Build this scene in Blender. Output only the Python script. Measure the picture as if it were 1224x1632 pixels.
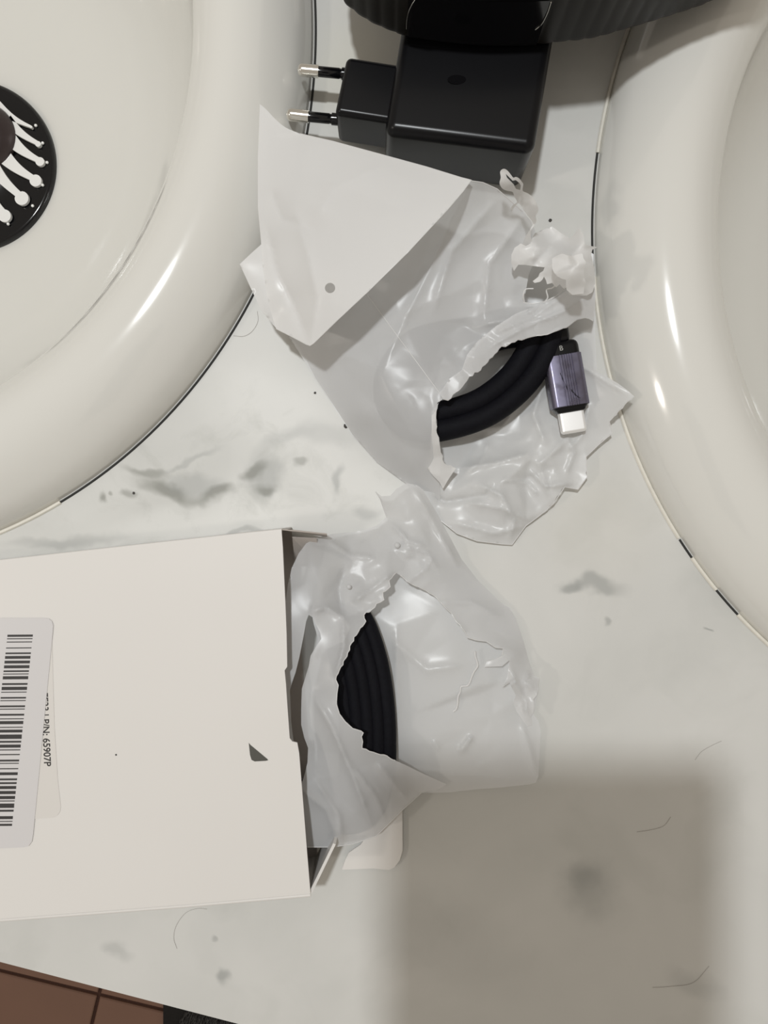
import bpy, bmesh, math, random
import numpy as np
from mathutils import Vector, Matrix
from mathutils.geometry import delaunay_2d_cdt

for o in list(bpy.data.objects): bpy.data.objects.remove(o)
S = bpy.context.scene
COL = S.collection
D = 0.255            # camera height above the stone (m)
F = 1200.0           # focal length in pixels of the 1224x1632 frame

# ------------------------------------------------------------------ camera
cam_d = bpy.data.cameras.new('camera'); cam = bpy.data.objects.new('camera', cam_d); COL.objects.link(cam)
cam.location = (0, 0, D); cam.rotation_euler = (0, 0, 0)
cam_d.sensor_fit = 'VERTICAL'; cam_d.sensor_height = 24.0; cam_d.lens = 24.0 * F / 1632.0
cam_d.clip_start = 0.004; cam_d.clip_end = 20
S.camera = cam
# ------------------------------------------------------------------ world, lamps, exposure
W = bpy.data.worlds.new('room_light'); S.world = W; W.use_nodes = True
W.node_tree.nodes['Background'].inputs[0].default_value = (1.0, 0.90, 0.77, 1)
W.node_tree.nodes['Background'].inputs[1].default_value = 0.37
def lamp(name, loc, power, radius, color):
    l = bpy.data.lights.new(name, 'POINT'); l.energy = power; l.shadow_soft_size = radius; l.color = color
    o = bpy.data.objects.new(name, l); COL.objects.link(o); o.location = loc
    return o
lamp('mirror_lamp', (-0.13, 0.185, 0.90), 16.0, 0.024, (0.955, 0.985, 1.0))
lamp('wall_lamp', (-1.0, -0.25, 1.0), 7.0, 0.04, (1.0, 0.93, 0.84))
S.view_settings.view_transform = 'Standard'; S.view_settings.look = 'None'
S.view_settings.gamma = 1.0; S.view_settings.use_curve_mapping = False
S.view_settings.exposure = 0.0

# ------------------------------------------------------------------ helpers
def P(px, py, z=0.0):
    """point at height z (metres) seen at pixel px, py"""
    k = (D - z) / F
    return Vector(((px - 612) * k, -(py - 816) * k, z))
def mm(v): return v * 0.001

def link(name, me, mat=None, parent=None, smooth=False):
    o = bpy.data.objects.new(name, me); COL.objects.link(o)
    if mat: me.materials.append(mat)
    if parent:
        o.parent = parent; o.matrix_parent_inverse = Matrix.Translation(parent.location).inverted()
    if smooth:
        me.polygons.foreach_set('use_smooth', [True] * len(me.polygons))
    return o
def mesh(name, verts, faces, mat=None, parent=None, smooth=False):
    me = bpy.data.meshes.new(name); me.from_pydata([tuple(v) for v in verts], [], faces); me.update()
    return link(name, me, mat, parent, smooth)
def frombm(name, bm, mat=None, parent=None, smooth=False):
    me = bpy.data.meshes.new(name); bm.to_mesh(me); bm.free()
    return link(name, me, mat, parent, smooth)
def tag(o, label=None, cat=None, group=None, kind=None):
    if label: o['label'] = label
    if cat: o['category'] = cat
    if group: o['group'] = group
    if kind: o['kind'] = kind
    return o
def thing(name, loc, label, cat, group=None):
    o = bpy.data.objects.new(name, None); COL.objects.link(o); o.location = loc
    o.empty_display_size = 0.01
    return tag(o, label, cat, group)
def autosmooth(o, deg=35):
    me = o.data
    me.polygons.foreach_set('use_smooth', [True] * len(me.polygons))
    bm = bmesh.new(); bm.from_mesh(me)
    for e in bm.edges:
        if len(e.link_faces) == 2 and e.calc_face_angle(0) > math.radians(deg): e.smooth = False
    bm.to_mesh(me); bm.free()

def catmull(pts, n=8, closed=False):
    pts = [np.array(p, float) for p in pts]; out = []
    m = len(pts); rng = range(m if closed else m - 1)
    for i in rng:
        p1, p2 = pts[i], pts[(i + 1) % m]
        p0 = pts[(i - 1) % m] if (closed or i > 0) else 2 * p1 - p2
        p3 = pts[(i + 2) % m] if (closed or i < m - 2) else 2 * p2 - p1
        for k in range(n):
            t = k / n
            out.append(0.5 * ((2 * p1) + (-p0 + p2) * t + (2 * p0 - 5 * p1 + 4 * p2 - p3) * t * t + (-p0 + 3 * p1 - 3 * p2 + p3) * t ** 3))
    if not closed: out.append(pts[-1])
    return out

def tube(name, pts, r, mat, parent=None, seg=14, closed=False, caps=True, rfun=None):
    pts = [Vector(p) for p in pts]; n = len(pts); V = []; Fc = []
    up = Vector((0, 0, 1))
    for i, p in enumerate(pts):
        a = pts[(i - 1) % n] if (closed or i > 0) else p
        b = pts[(i + 1) % n] if (closed or i < n - 1) else p
        t = (b - a).normalized()
        if abs(t.z) > 0.95: s = t.cross(Vector((0, 1, 0))).normalized()
        else: s = t.cross(up).normalized()
        u = s.cross(t).normalized()
        rr = rfun(i / max(1, n - 1)) if rfun else r
        for k in range(seg):
            an = 2 * math.pi * k / seg
            V.append(p + s * math.cos(an) * rr + u * math.sin(an) * rr)
    for i in range(n if closed else n - 1):
        j = (i + 1) % n
        for k in range(seg):
            k2 = (k + 1) % seg
            Fc.append((i * seg + k, i * seg + k2, j * seg + k2, j * seg + k))
    if caps and not closed:
        Fc.append(tuple(range(seg))[::-1]); Fc.append(tuple((n - 1) * seg + k for k in range(seg)))
    o = mesh(name, V, Fc, mat, parent); autosmooth(o, 50)
    return o

def prism(name, base, h, mat, parent=None, bevel=0, segs=3, top=None):
    """closed solid: polygon of 3-D base points raised by h along +z (or lofted to 'top')"""
    bm = bmesh.new(); n = len(base)
    lo = [bm.verts.new(Vector(b)) for b in base]
    hi = [bm.verts.new(Vector(t)) for t in (top or [Vector(b) + Vector((0, 0, h)) for b in base])]
    bm.faces.new(lo[::-1]); bm.faces.new(hi)
    for i in range(n): bm.faces.new((lo[i], lo[(i + 1) % n], hi[(i + 1) % n], hi[i]))
    bmesh.ops.recalc_face_normals(bm, faces=bm.faces)
    if bevel: bmesh.ops.bevel(bm, geom=bm.edges[:], offset=bevel, segments=segs, profile=0.5, affect='EDGES', clamp_overlap=True)
    o = frombm(name, bm, mat, parent); autosmooth(o, 40)
    if bevel:
        wn = o.modifiers.new('weighted', 'WEIGHTED_NORMAL'); wn.keep_sharp = True; wn.weight = 100
    return o

def inside(poly, x, y):
    poly = np.asarray(poly); c = np.zeros(len(x), bool); n = len(poly)
    for i in range(n):
        x1, y1 = poly[i]; x2, y2 = poly[(i + 1) % n]
        if y1 == y2: continue
        m = ((y1 > y) != (y2 > y)) & (x < (x2 - x1) * (y - y1) / (y2 - y1) + x1)
        c ^= m
    return c

def densify(poly, step):
    out = []; n = len(poly)
    for i in range(n):
        a = np.array(poly[i], float); b = np.array(poly[(i + 1) % n], float)
        k = max(1, int(round(np.linalg.norm(b - a) / step)))
        for j in range(k): out.append(a + (b - a) * j / k)
    return out

def triangulate(poly, holes, step, seed=1):
    rs = np.random.RandomState(seed)
    rings = [densify(poly, step)] + [densify(h, step * 0.8) for h in holes]
    pts = []; edges = []
    for r in rings:
        b = len(pts); pts += [tuple(p) for p in r]
        edges += [(b + i, b + (i + 1) % len(r)) for i in range(len(r))]
    A = np.array(rings[0]); x0, y0 = A.min(0); x1, y1 = A.max(0)
    gx, gy = np.meshgrid(np.arange(x0, x1, step), np.arange(y0, y1, step * 0.87))
    gx = gx + (np.arange(gx.shape[0]) % 2)[:, None] * step * 0.5
    gx = gx.ravel() + rs.uniform(-.15, .15, gx.size) * step; gy = gy.ravel() + rs.uniform(-.15, .15, gy.size) * step
    m = inside(rings[0], gx, gy)
    for h in rings[1:]: m &= ~inside(h, gx, gy)
    gx, gy = gx[m], gy[m]
    B = np.array(pts); keep = np.ones(len(gx), bool)
    for k in range(0, len(gx), 2000):
        d = np.hypot(gx[k:k + 2000, None] - B[None, :, 0], gy[k:k + 2000, None] - B[None, :, 1]).min(1)
        keep[k:k + 2000] = d > step * 0.45
    pts += list(zip(gx[keep], gy[keep]))
    vs, es, fs, _, _, _ = delaunay_2d_cdt([Vector((float(p[0]), float(p[1]))) for p in pts], edges, [], 0, 1e-5)
    V = np.array([(v.x, v.y) for v in vs]); T = np.array([f for f in fs if len(f) == 3])
    c = V[T].mean(1)
    m = inside(rings[0], c[:, 0], c[:, 1])
    for h in rings[1:]: m &= ~inside(h, c[:, 0], c[:, 1])
    T = T[m]
    used = np.unique(T); re = -np.ones(len(V), int); re[used] = np.arange(len(used))
    return V[used], re[T]

def tps(ctrl):
    C = np.array(ctrl, float); X = C[:, :2] / 100; z = C[:, 2]; n = len(C)
    d = np.hypot(X[:, None, 0] - X[None, :, 0], X[:, None, 1] - X[None, :, 1])
    K = np.sqrt(d ** 2 + 0.02) + np.eye(n) * 0.02 * -1
    Pm = np.c_[np.ones(n), X]
    A = np.block([[K, Pm], [Pm.T, np.zeros((3, 3))]])
    w = np.linalg.solve(A, np.r_[z, 0, 0, 0])
    def f(x, y):
        x = x / 100; y = y / 100
        r = np.sqrt((x[:, None] - X[None, :, 0]) ** 2 + (y[:, None] - X[None, :, 1]) ** 2 + 0.02)
        return r @ w[:n] + w[n] + w[n + 1] * x + w[n + 2] * y
    return f

_tin = {}
def facets(x, y, scale, seed):
    """piecewise-flat height field over a random triangulation: creased film"""
    key = (round(scale, 2), seed)
    if key not in _tin:
        rs = np.random.RandomState(seed); g = scale * .95; xs = np.arange(300, 1120, g); ys = np.arange(220, 1420, g)
        gx, gy = np.meshgrid(xs, ys); gx = gx.ravel() + rs.uniform(-.45, .45, gx.size) * g; gy = gy.ravel() + rs.uniform(-.45, .45, gy.size) * g
        vs, es, fs, _, _, _ = delaunay_2d_cdt([Vector((float(a), float(b))) for a, b in zip(gx, gy)], [], [], 0, 1e-5)
        Vt = np.array([(v.x, v.y) for v in vs]); _tin[key] = (Vt, np.array([f for f in fs if len(f) == 3]), rs.uniform(-1, 1, len(Vt)))
    Vt, T, h = _tin[key]
    out = np.zeros(len(x)); lo = np.array([x.min(), y.min()]) - 2 * scale; hi = np.array([x.max(), y.max()]) + 2 * scale
    for t in T:
        A, B, C = Vt[t]
        mn = np.minimum(np.minimum(A, B), C); mx = np.maximum(np.maximum(A, B), C)
        if (mx < lo).any() or (mn > hi).any(): continue
        idx = np.nonzero((x >= mn[0]) & (x <= mx[0]) & (y >= mn[1]) & (y <= mx[1]))[0]
        if not len(idx): continue
        d = (B[1] - C[1]) * (A[0] - C[0]) + (C[0] - B[0]) * (A[1] - C[1])
        a = ((B[1] - C[1]) * (x[idx] - C[0]) + (C[0] - B[0]) * (y[idx] - C[1])) / d
        b = ((C[1] - A[1]) * (x[idx] - C[0]) + (A[0] - C[0]) * (y[idx] - C[1])) / d
        c = 1 - a - b; m = (a >= -1e-6) & (b >= -1e-6) & (c >= -1e-6)
        out[idx[m]] = a[m] * h[t[0]] + b[m] * h[t[1]] + c[m] * h[t[2]]
    return out

CR = 0.95
def segdist(x, y, a, b):
    ax, ay = a; bx, by = b; L2 = (bx - ax) ** 2 + (by - ay) ** 2
    t = np.clip(((x - ax) * (bx - ax) + (y - ay) * (by - ay)) / L2, 0, 1)
    return np.hypot(x - ax - t * (bx - ax), y - ay - t * (by - ay)), t

def sheet(name, outline, ctrl, mat, parent, holes=(), step=4.5, crumple=(), creases=(), seed=1, minz=0.3, rims=(), rim_r=.00016):
    """plastic film: outline in photo pixels, heights in mm; every vertex sits at its own real height"""
    V, T = triangulate(outline, holes, step, seed)
    base = tps(ctrl)
    def zf(x, y):
        z = base(x, y)
        for (sc, amp, cx, cy, rad, sd) in crumple:
            sc, amp = max(sc * 1.15, 13), amp * CR
            w = np.exp(-((x - cx) ** 2 + (y - cy) ** 2) / (2 * rad ** 2)) if rad else 1.0
            z = z + facets(x, y, sc, sd) * amp * w
        for (pl, h, wd) in creases:
            dmin = np.full(len(x), 1e9); tt = np.zeros(len(x)); nn = len(pl) - 1
            for i, (a, b) in enumerate(zip(pl[:-1], pl[1:])):
                d, t = segdist(x, y, a, b); m = d < dmin; dmin[m] = d[m]; tt[m] = (i + t[m]) / nn
            z = z + h * np.exp(-dmin / wd) * np.clip(np.minimum(tt, 1 - tt) * 5 + .15, 0, 1)
        return np.maximum(z, minz) * 0.001
    x, y = V[:, 0], V[:, 1]
    z = zf(x, y)
    for rm in rims:
        q = np.array(densify(rm, 4)[:-1] if False else rm, float)
        q = np.concatenate([np.linspace(a, b, max(2, int(np.hypot(*(b - a)) / 4)), endpoint=False) for a, b in zip(q[:-1], q[1:])] + [q[-1:]])
        zz = zf(q[:, 0], q[:, 1])
        tube('torn_edge', [P(a[0], a[1], c) for a, c in zip(q, zz)], rim_r, M_filmw, parent, seg=6)
    k = (D - z) / F
    W3 = np.c_[(x - 612) * k, -(y - 816) * k, z]
    T = T[:, ::-1]
    o = mesh(name, W3.tolist(), T.tolist(), mat, parent, smooth=True)
    n = o.data.polygons[0].normal
    if sum(p.normal.z for p in o.data.polygons) < 0: o.data.flip_normals()
    return o

def torn(pts, amp=2.0, step=6, seed=1):
    rs = np.random.RandomState(seed); out = []
    for a, b in zip(pts[:-1], pts[1:]):
        a = np.array(a, float); b = np.array(b, float); L = np.linalg.norm(b - a); k = max(1, int(L / step))
        nrm = np.array([-(b - a)[1], (b - a)[0]]) / max(L, 1e-6)
        for j in range(k):
            q = a + (b - a) * j / k
            out.append(tuple(q + (nrm * rs.uniform(-amp, amp) if j else 0)))
    out.append(tuple(pts[-1]))
    return out

# ------------------------------------------------------------------ materials
def nodemat(name):
    m = bpy.data.materials.new(name); m.use_nodes = True
    nt = m.node_tree; b = nt.nodes['Principled BSDF']
    return m, nt, b
def pmat(name, col, rough=.5, metal=0, spec=.5, noise=None, bump=None, coat=0):
    m, nt, b = nodemat(name)
    b.inputs['Base Color'].default_value = (*col, 1); b.inputs['Roughness'].default_value = rough
    b.inputs['Metallic'].default_value = metal; b.inputs['Specular IOR Level'].default_value = spec
    b.inputs['Coat Weight'].default_value = coat; b.inputs['Coat Roughness'].default_value = .08
    tc = nt.nodes.new('ShaderNodeTexCoord')
    if noise:
        sc, amt = noise
        n = nt.nodes.new('ShaderNodeTexNoise'); n.inputs['Scale'].default_value = sc; n.inputs['Detail'].default_value = 4
        nt.links.new(tc.outputs['Object'], n.inputs['Vector'])
        mx = nt.nodes.new('ShaderNodeMix'); mx.data_type = 'RGBA'
        mx.inputs[6].default_value = (*[c * (1 - amt) for c in col], 1); mx.inputs[7].default_value = (*[min(1, c * (1 + amt)) for c in col], 1)
        nt.links.new(n.outputs['Fac'], mx.inputs[0]); nt.links.new(mx.outputs[2], b.inputs['Base Color'])
    if bump:
        sc, st, dist = bump
        n = nt.nodes.new('ShaderNodeTexNoise'); n.inputs['Scale'].default_value = sc; n.inputs['Detail'].default_value = 3
        nt.links.new(tc.outputs['Object'], n.inputs['Vector'])
        bp = nt.nodes.new('ShaderNodeBump'); bp.inputs['Strength'].default_value = st; bp.inputs['Distance'].default_value = dist
        nt.links.new(n.outputs['Fac'], bp.inputs['Height']); nt.links.new(bp.outputs['Normal'], b.inputs['Normal'])
    return m

def marble_mat():
    m, nt, b = nodemat('polished_white_marble'); N = nt.nodes; L = nt.links
    tc = N.new('ShaderNodeTexCoord')
    nz = N.new('ShaderNodeTexNoise'); nz.inputs['Scale'].default_value = 70; nz.inputs['Detail'].default_value = 3
    L.new(tc.outputs['Object'], nz.inputs['Vector'])
    sub = N.new('ShaderNodeVectorMath'); sub.operation = 'SUBTRACT'; sub.inputs[1].default_value = (.5, .5, .5); L.new(nz.outputs['Color'], sub.inputs[0])
    scl = N.new('ShaderNodeVectorMath'); scl.operation = 'SCALE'; scl.inputs['Scale'].default_value = 0.012; L.new(sub.outputs[0], scl.inputs[0])
    add = N.new('ShaderNodeVectorMath'); add.operation = 'ADD'; L.new(tc.outputs['Object'], add.inputs[0]); L.new(scl.outputs[0], add.inputs[1])
    def mixc(fac, a, bcol):
        x = N.new('ShaderNodeMix'); x.data_type = 'RGBA'
        if hasattr(fac, 'links'): L.new(fac, x.inputs[0])
        else: x.inputs[0].default_value = fac
        if hasattr(a, 'links'): L.new(a, x.inputs[6])
        else: x.inputs[6].default_value = (*a, 1)
        x.inputs[7].default_value = (*bcol, 1)
        return x.outputs[2]
    big = N.new('ShaderNodeTexNoise'); big.inputs['Scale'].default_value = 9; big.inputs['Detail'].default_value = 3; big.inputs['Distortion'].default_value = 1.2
    L.new(tc.outputs['Object'], big.inputs['Vector'])
    mr = N.new('ShaderNodeMapRange'); mr.inputs[1].default_value = .35; mr.inputs[2].default_value = .7; L.new(big.outputs['Fac'], mr.inputs[0])
    col = mixc(mr.outputs[0], (.705, .70, .675), (.625, .625, .60))
    big2 = N.new('ShaderNodeTexNoise'); big2.inputs['Scale'].default_value = 22; big2.inputs['Detail'].default_value = 5; big2.inputs['Distortion'].default_value = .8
    L.new(add.outputs[0], big2.inputs['Vector'])
    mr2 = N.new('ShaderNodeMapRange'); mr2.inputs[1].default_value = .55; mr2.inputs[2].default_value = .8; mr2.inputs[4].default_value = .5; L.new(big2.outputs['Fac'], mr2.inputs[0])
    col = mixc(mr2.outputs[0], col, (.54, .545, .515))
    def blot(px, py, rx, ry, ang, st, c, c0=None):
        nonlocal col
        mp = N.new('ShaderNodeMapping'); mp.vector_type = 'TEXTURE'
        q = P(px, py, 0); k = D / F
        mp.inputs['Location'].default_value = (q.x, q.y, 0); mp.inputs['Rotation'].default_value = (0, 0, math.radians(-ang))
        mp.inputs['Scale'].default_value = (rx * k, ry * k, 1)
        L.new(add.outputs[0], mp.inputs['Vector'])
        fl = N.new('ShaderNodeVectorMath'); fl.operation = 'MULTIPLY'; fl.inputs[1].default_value = (1, 1, 0); L.new(mp.outputs[0], fl.inputs[0])
        ln = N.new('ShaderNodeVectorMath'); ln.operation = 'LENGTH'; L.new(fl.outputs[0], ln.inputs[0])
        r = N.new('ShaderNodeMapRange'); r.interpolation_type = 'SMOOTHSTEP'
        r.inputs[1].default_value = 1.15; r.inputs[2].default_value = .25; r.inputs[3].default_value = 0; r.inputs[4].default_value = st
        L.new(ln.outputs['Value'], r.inputs[0])
        col = mixc(r.outputs[0], col, c)
    white = (.80, .80, .775); grn = (.22, .22, .19); gry = (.30, .31, .30)
    # bright milky patches around the vein field
    blot(480, 790, 170, 90, -10, .55, white); blot(430, 650, 130, 80, 20, .5, white); blot(300, 830, 200, 35, -8, .5, white)
    blot(150, 800, 120, 40, -25, .3, white); blot(600, 800, 90, 60, 0, .5, white)
    blot(570, 110, 100, 120, 0, .35, (.74, .72, .60)); blot(960, 840, 120, 120, 0, .3, (.72, .70, .64))  # broad warm tints: cream by the charger, fainter beside the right sink
    # grey green veins
    blot(270, 780, 60, 16, 18, .75, grn); blot(345, 785, 40, 14, -12, .75, grn); blot(310, 770, 60, 22, 0, .4, gry)
    blot(235, 752, 45, 10, 8, .6, grn); blot(418, 757, 34, 40, 10, .5, gry); blot(405, 748, 24, 11, -30, .7, grn)
    blot(420, 772, 22, 10, 10, .7, grn); blot(163, 798, 13, 9, 30, .65, grn); blot(210, 785, 12, 8, 0, .5, grn); blot(180, 788, 7, 5, 0, .5, grn)
    blot(541, 765, 10, 22, 0, .45, gry); blot(480, 738, 16, 7, -20, .5, grn); blot(585, 815, 30, 14, 0, .3, gry)
    blot(300, 735, 60, 6, -25, .35, gry); blot(455, 700, 60, 20, -25, .25, gry); blot(520, 690, 60, 30, 10, .25, gry)
    blot(950, 938, 62, 15, 2, .55, gry); blot(912, 938, 18, 9, 0, .5, gry); blot(973, 997, 8, 9, 0, .5, gry)
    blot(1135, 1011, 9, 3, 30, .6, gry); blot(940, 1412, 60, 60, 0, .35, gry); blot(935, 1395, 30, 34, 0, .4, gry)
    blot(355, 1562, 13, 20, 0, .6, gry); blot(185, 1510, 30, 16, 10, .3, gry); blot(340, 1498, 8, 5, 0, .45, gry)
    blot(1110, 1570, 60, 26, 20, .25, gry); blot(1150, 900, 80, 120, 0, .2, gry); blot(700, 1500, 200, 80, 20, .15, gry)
    blot(100, 860, 120, 12, -6, .35, gry); blot(375, 850, 60, 6, -8, .4, gry)
    f1_ = N.new('ShaderNodeTexNoise'); f1_.inputs['Scale'].default_value = 55; f1_.inputs['Detail'].default_value = 6; f1_.inputs['Roughness'].default_value = .65; f1_.inputs['Distortion'].default_value = .6
    L.new(tc.outputs['Object'], f1_.inputs['Vector'])
    fm = N.new('ShaderNodeMapRange'); fm.inputs[1].default_value = .52; fm.inputs[2].default_value = .72; fm.inputs[4].default_value = .30; L.new(f1_.outputs['Fac'], fm.inputs[0])
    # the fine mottling belongs to the veined band left of the middle
    mp = N.new('ShaderNodeMapping'); mp.vector_type = 'TEXTURE'; q = P(360, 760, 0)
    mp.inputs['Location'].default_value = (q.x, q.y, 0); mp.inputs['Rotation'].default_value = (0, 0, .1); mp.inputs['Scale'].default_value = (.085, .035, 1); L.new(add.outputs[0], mp.inputs['Vector'])
    fl = N.new('ShaderNodeVectorMath'); fl.operation = 'MULTIPLY'; fl.inputs[1].default_value = (1, 1, 0); L.new(mp.outputs[0], fl.inputs[0])
    ln = N.new('ShaderNodeVectorMath'); ln.operation = 'LENGTH'; L.new(fl.outputs[0], ln.inputs[0])
    rr_ = N.new('ShaderNodeMapRange'); rr_.interpolation_type = 'SMOOTHSTEP'; rr_.inputs[1].default_value = 1.2; rr_.inputs[2].default_value = .3; rr_.inputs[3].default_value = .12; rr_.inputs[4].default_value = 1; L.new(ln.outputs['Value'], rr_.inputs[0])
    mu = N.new('ShaderNodeMath'); mu.operation = 'MULTIPLY'; L.new(fm.outputs[0], mu.inputs[0]); L.new(rr_.outputs[0], mu.inputs[1])
    col = mixc(mu.outputs[0], col, (.36, .365, .33))
    L.new(col, b.inputs['Base Color'])
    b.inputs['Roughness'].default_value = .42; b.inputs['Specular IOR Level'].default_value = .28
    b.inputs['Subsurface Weight'].default_value = 0.0
    return m
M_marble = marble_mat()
M_ceram = pmat('glazed_ceramic', (.76, .75, .71), .12, spec=.55, noise=(6, .02), coat=.4)
M_caulk = pmat('sealant', (.80, .77, .69), .5, noise=(300, .12))
M_gap = pmat('dirty_joint_and_shade', (.03, .03, .028), .8, noise=(200, .4))
M_black = pmat('black_plastic', (.004, .004, .005), .28, spec=.28, bump=(2500, .05, .0001), noise=(400, .1))
M_blackg = pmat('gloss_black', (.004, .004, .005), .12, noise=(100, .1))
M_rubber = pmat('black_braid', (.0042, .0042, .0068), .68, spec=.15, bump=(3500, .3, .0002), noise=(900, .5))
M_nickel = pmat('nickel', (.85, .83, .78), .18, metal=1, noise=(300, .05))
M_plug = pmat('bright_steel', (.98, .98, .98), .42, metal=.6, noise=(300, .02))
M_rib = pmat('ribbed_dark_plastic', (.009, .008, .007), .5, spec=.25, noise=(60, .2))
M_card = pmat('white_card', (.79, .765, .735), .42, spec=.35, noise=(14, .025), bump=(900, .05, .0001))
M_cardin = pmat('card_inside', (.52, .47, .43), .8, noise=(80, .06))
M_stick = pmat('sticker_paper', (.70, .68, .68), .3, noise=(30, .02))
M_stick2 = pmat('sticker_paper_matt', (.75, .72, .685), .35, noise=(30, .02))
M_ink = pmat('black_ink', (.035, .032, .032), .5, noise=(500, .2))
M_mark = pmat('dark_grey_print', (.085, .082, .07), .5, noise=(200, .1))
M_dark = pmat('dark_interior', (.06, .052, .046), .8, noise=(50, .2))
M_tile = pmat('terracotta_tile', (.24, .132, .092), .35, noise=(9, .12), bump=(60, .1, .0005))
M_grout = pmat('brown_grout', (.07, .03, .02), .9, noise=(200, .3))
M_wood = pmat('cabinet_board', (.35, .27, .2), .5, noise=(12, .15))
M_dot = pmat('grey_dot', (.4, .4, .38), .5, noise=(200, .1))

def film_mat(name, tint, trans, clear):
    m, nt, b = nodemat(name); N = nt.nodes; L = nt.links
    out = N['Material Output']
    b.inputs['Base Color'].default_value = (*tint, 1); b.inputs['Roughness'].default_value = .29; b.inputs['Specular IOR Level'].default_value = .38
    tc = N.new('ShaderNodeTexCoord'); n = N.new('ShaderNodeTexNoise'); n.inputs['Scale'].default_value = 90; n.inputs['Detail'].default_value = 2
    L.new(tc.outputs['Object'], n.inputs['Vector'])
    bp = N.new('ShaderNodeBump'); bp.inputs['Strength'].default_value = .10; bp.inputs['Distance'].default_value = .0006
    L.new(n.outputs['Fac'], bp.inputs['Height']); L.new(bp.outputs['Normal'], b.inputs['Normal'])
    tr = N.new('ShaderNodeBsdfTranslucent'); tr.inputs['Color'].default_value = (.85, .85, .84, 1)
    m1 = N.new('ShaderNodeMixShader'); m1.inputs[0].default_value = trans; L.new(b.outputs[0], m1.inputs[1]); L.new(tr.outputs[0], m1.inputs[2])
    tp = N.new('ShaderNodeBsdfTransparent')
    m2 = N.new('ShaderNodeMixShader'); m2.inputs[0].default_value = clear; L.new(m1.outputs[0], m2.inputs[1]); L.new(tp.outputs[0], m2.inputs[2])
    L.new(m2.outputs[0], out.inputs['Surface'])
    return m
M_film = film_mat('frosted_film', (.80, .803, .812), .28, .20)
M_filmb = film_mat('frosted_film_back', (.81, .815, .82), .25, .10)
M_filmw = film_mat('stretched_white_film', (.90, .895, .89), .30, .03)

# ------------------------------------------------------------------ setting: floor tiles
floor_z = -0.85
fl = bpy.data.objects.new('floor', None); COL.objects.link(fl); fl.location = (0, 0, floor_z); tag(fl, kind='structure')
fo = P(157, 1577, floor_z)                     # a tile corner seen below the counter
d1 = (P(265, 1612, floor_z) - P(0, 1548, floor_z)).normalized()
fo = P(0, 1548, floor_z) + d1 * (P(157, 1586, floor_z) - P(0, 1548, floor_z)).dot(d1)
d2 = Vector((-d1.y, d1.x, 0)); T = 0.33; g = 0.005
bed = [fo + d1 * (a * T) + d2 * (b_ * T) + Vector((0, 0, -.012)) for a, b_ in ((-4, -4), (4, -4), (4, 3), (-4, 3))]
prism('grout_bed', bed, .008, M_grout, fl)
bmt = bmesh.new()
hx = (T - g) / 2
vs = [bmt.verts.new((sx * hx, sy * hx, z)) for z in (-.01, 0) for sx, sy in ((-1, -1), (1, -1), (1, 1), (-1, 1))]
bmt.faces.new(vs[3::-1]); bmt.faces.new(vs[4:])
for i in range(4): bmt.faces.new((vs[i], vs[(i + 1) % 4], vs[4 + (i + 1) % 4], vs[4 + i]))
bmesh.ops.bevel(bmt, geom=[e for e in bmt.edges if e.verts[0].co.z > -.001 and e.verts[1].co.z > -.001], offset=.0015, segments=1, affect='EDGES')
tme = bpy.data.meshes.new('tile'); bmt.to_mesh(tme); bmt.free(); tme.materials.append(M_tile)
ang = math.atan2(d1.y, d1.x)
for i in range(-4, 4):
    for j in range(-4, 3):
        t = bpy.data.objects.new('tile', tme); COL.objects.link(t); t.parent = fl
        c = fo + d1 * ((i + .5) * T) + d2 * ((j + .5) * T)
        t.location = (c.x, c.y, 0.0); t.rotation_euler = (0, 0, ang)

# ------------------------------------------------------------------ sinks (pixel ellipses on the stone)
k0 = D / F
SINKS = [(-303, 48, 803, 858, 0.0), (1752, 375, 805, 853, 0.03)]
PROF = [(-0.3, -1), (0, 0), (0.3, 1.6), (0.9, 4.2), (2.2, 7.2), (4.5, 10.4), (8, 13.4), (12.5, 16.2), (17.5, 18.2), (23, 19), (28, 18.2), (33, 15.6), (37, 11.5), (40, 6),
        (42, -2), (44.5, -14), (49, -30), (56, -48), (65, -63), (78, -75), (95, -83), (115, -88.5), (131, -92)]
def sink_pt(sk, th, s_mm, z_mm):
    cx, cy, a, b, ro = sk
    c = P(cx, cy, 0); A = a * k0; B = b * k0
    ex = 2.03
    ct, st = math.cos(th), math.sin(th)
    rr = 1 / (abs(ct / A) ** ex + abs(st / B) ** ex) ** (1 / ex)
    R = 0.174
    k = 1 - s_mm / 174.0
    x = rr * ct * k; y = rr * st * k
    return Vector((c.x + x * math.cos(ro) - y * math.sin(ro), c.y + x * math.sin(ro) + y * math.cos(ro), z_mm * .001))
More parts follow.
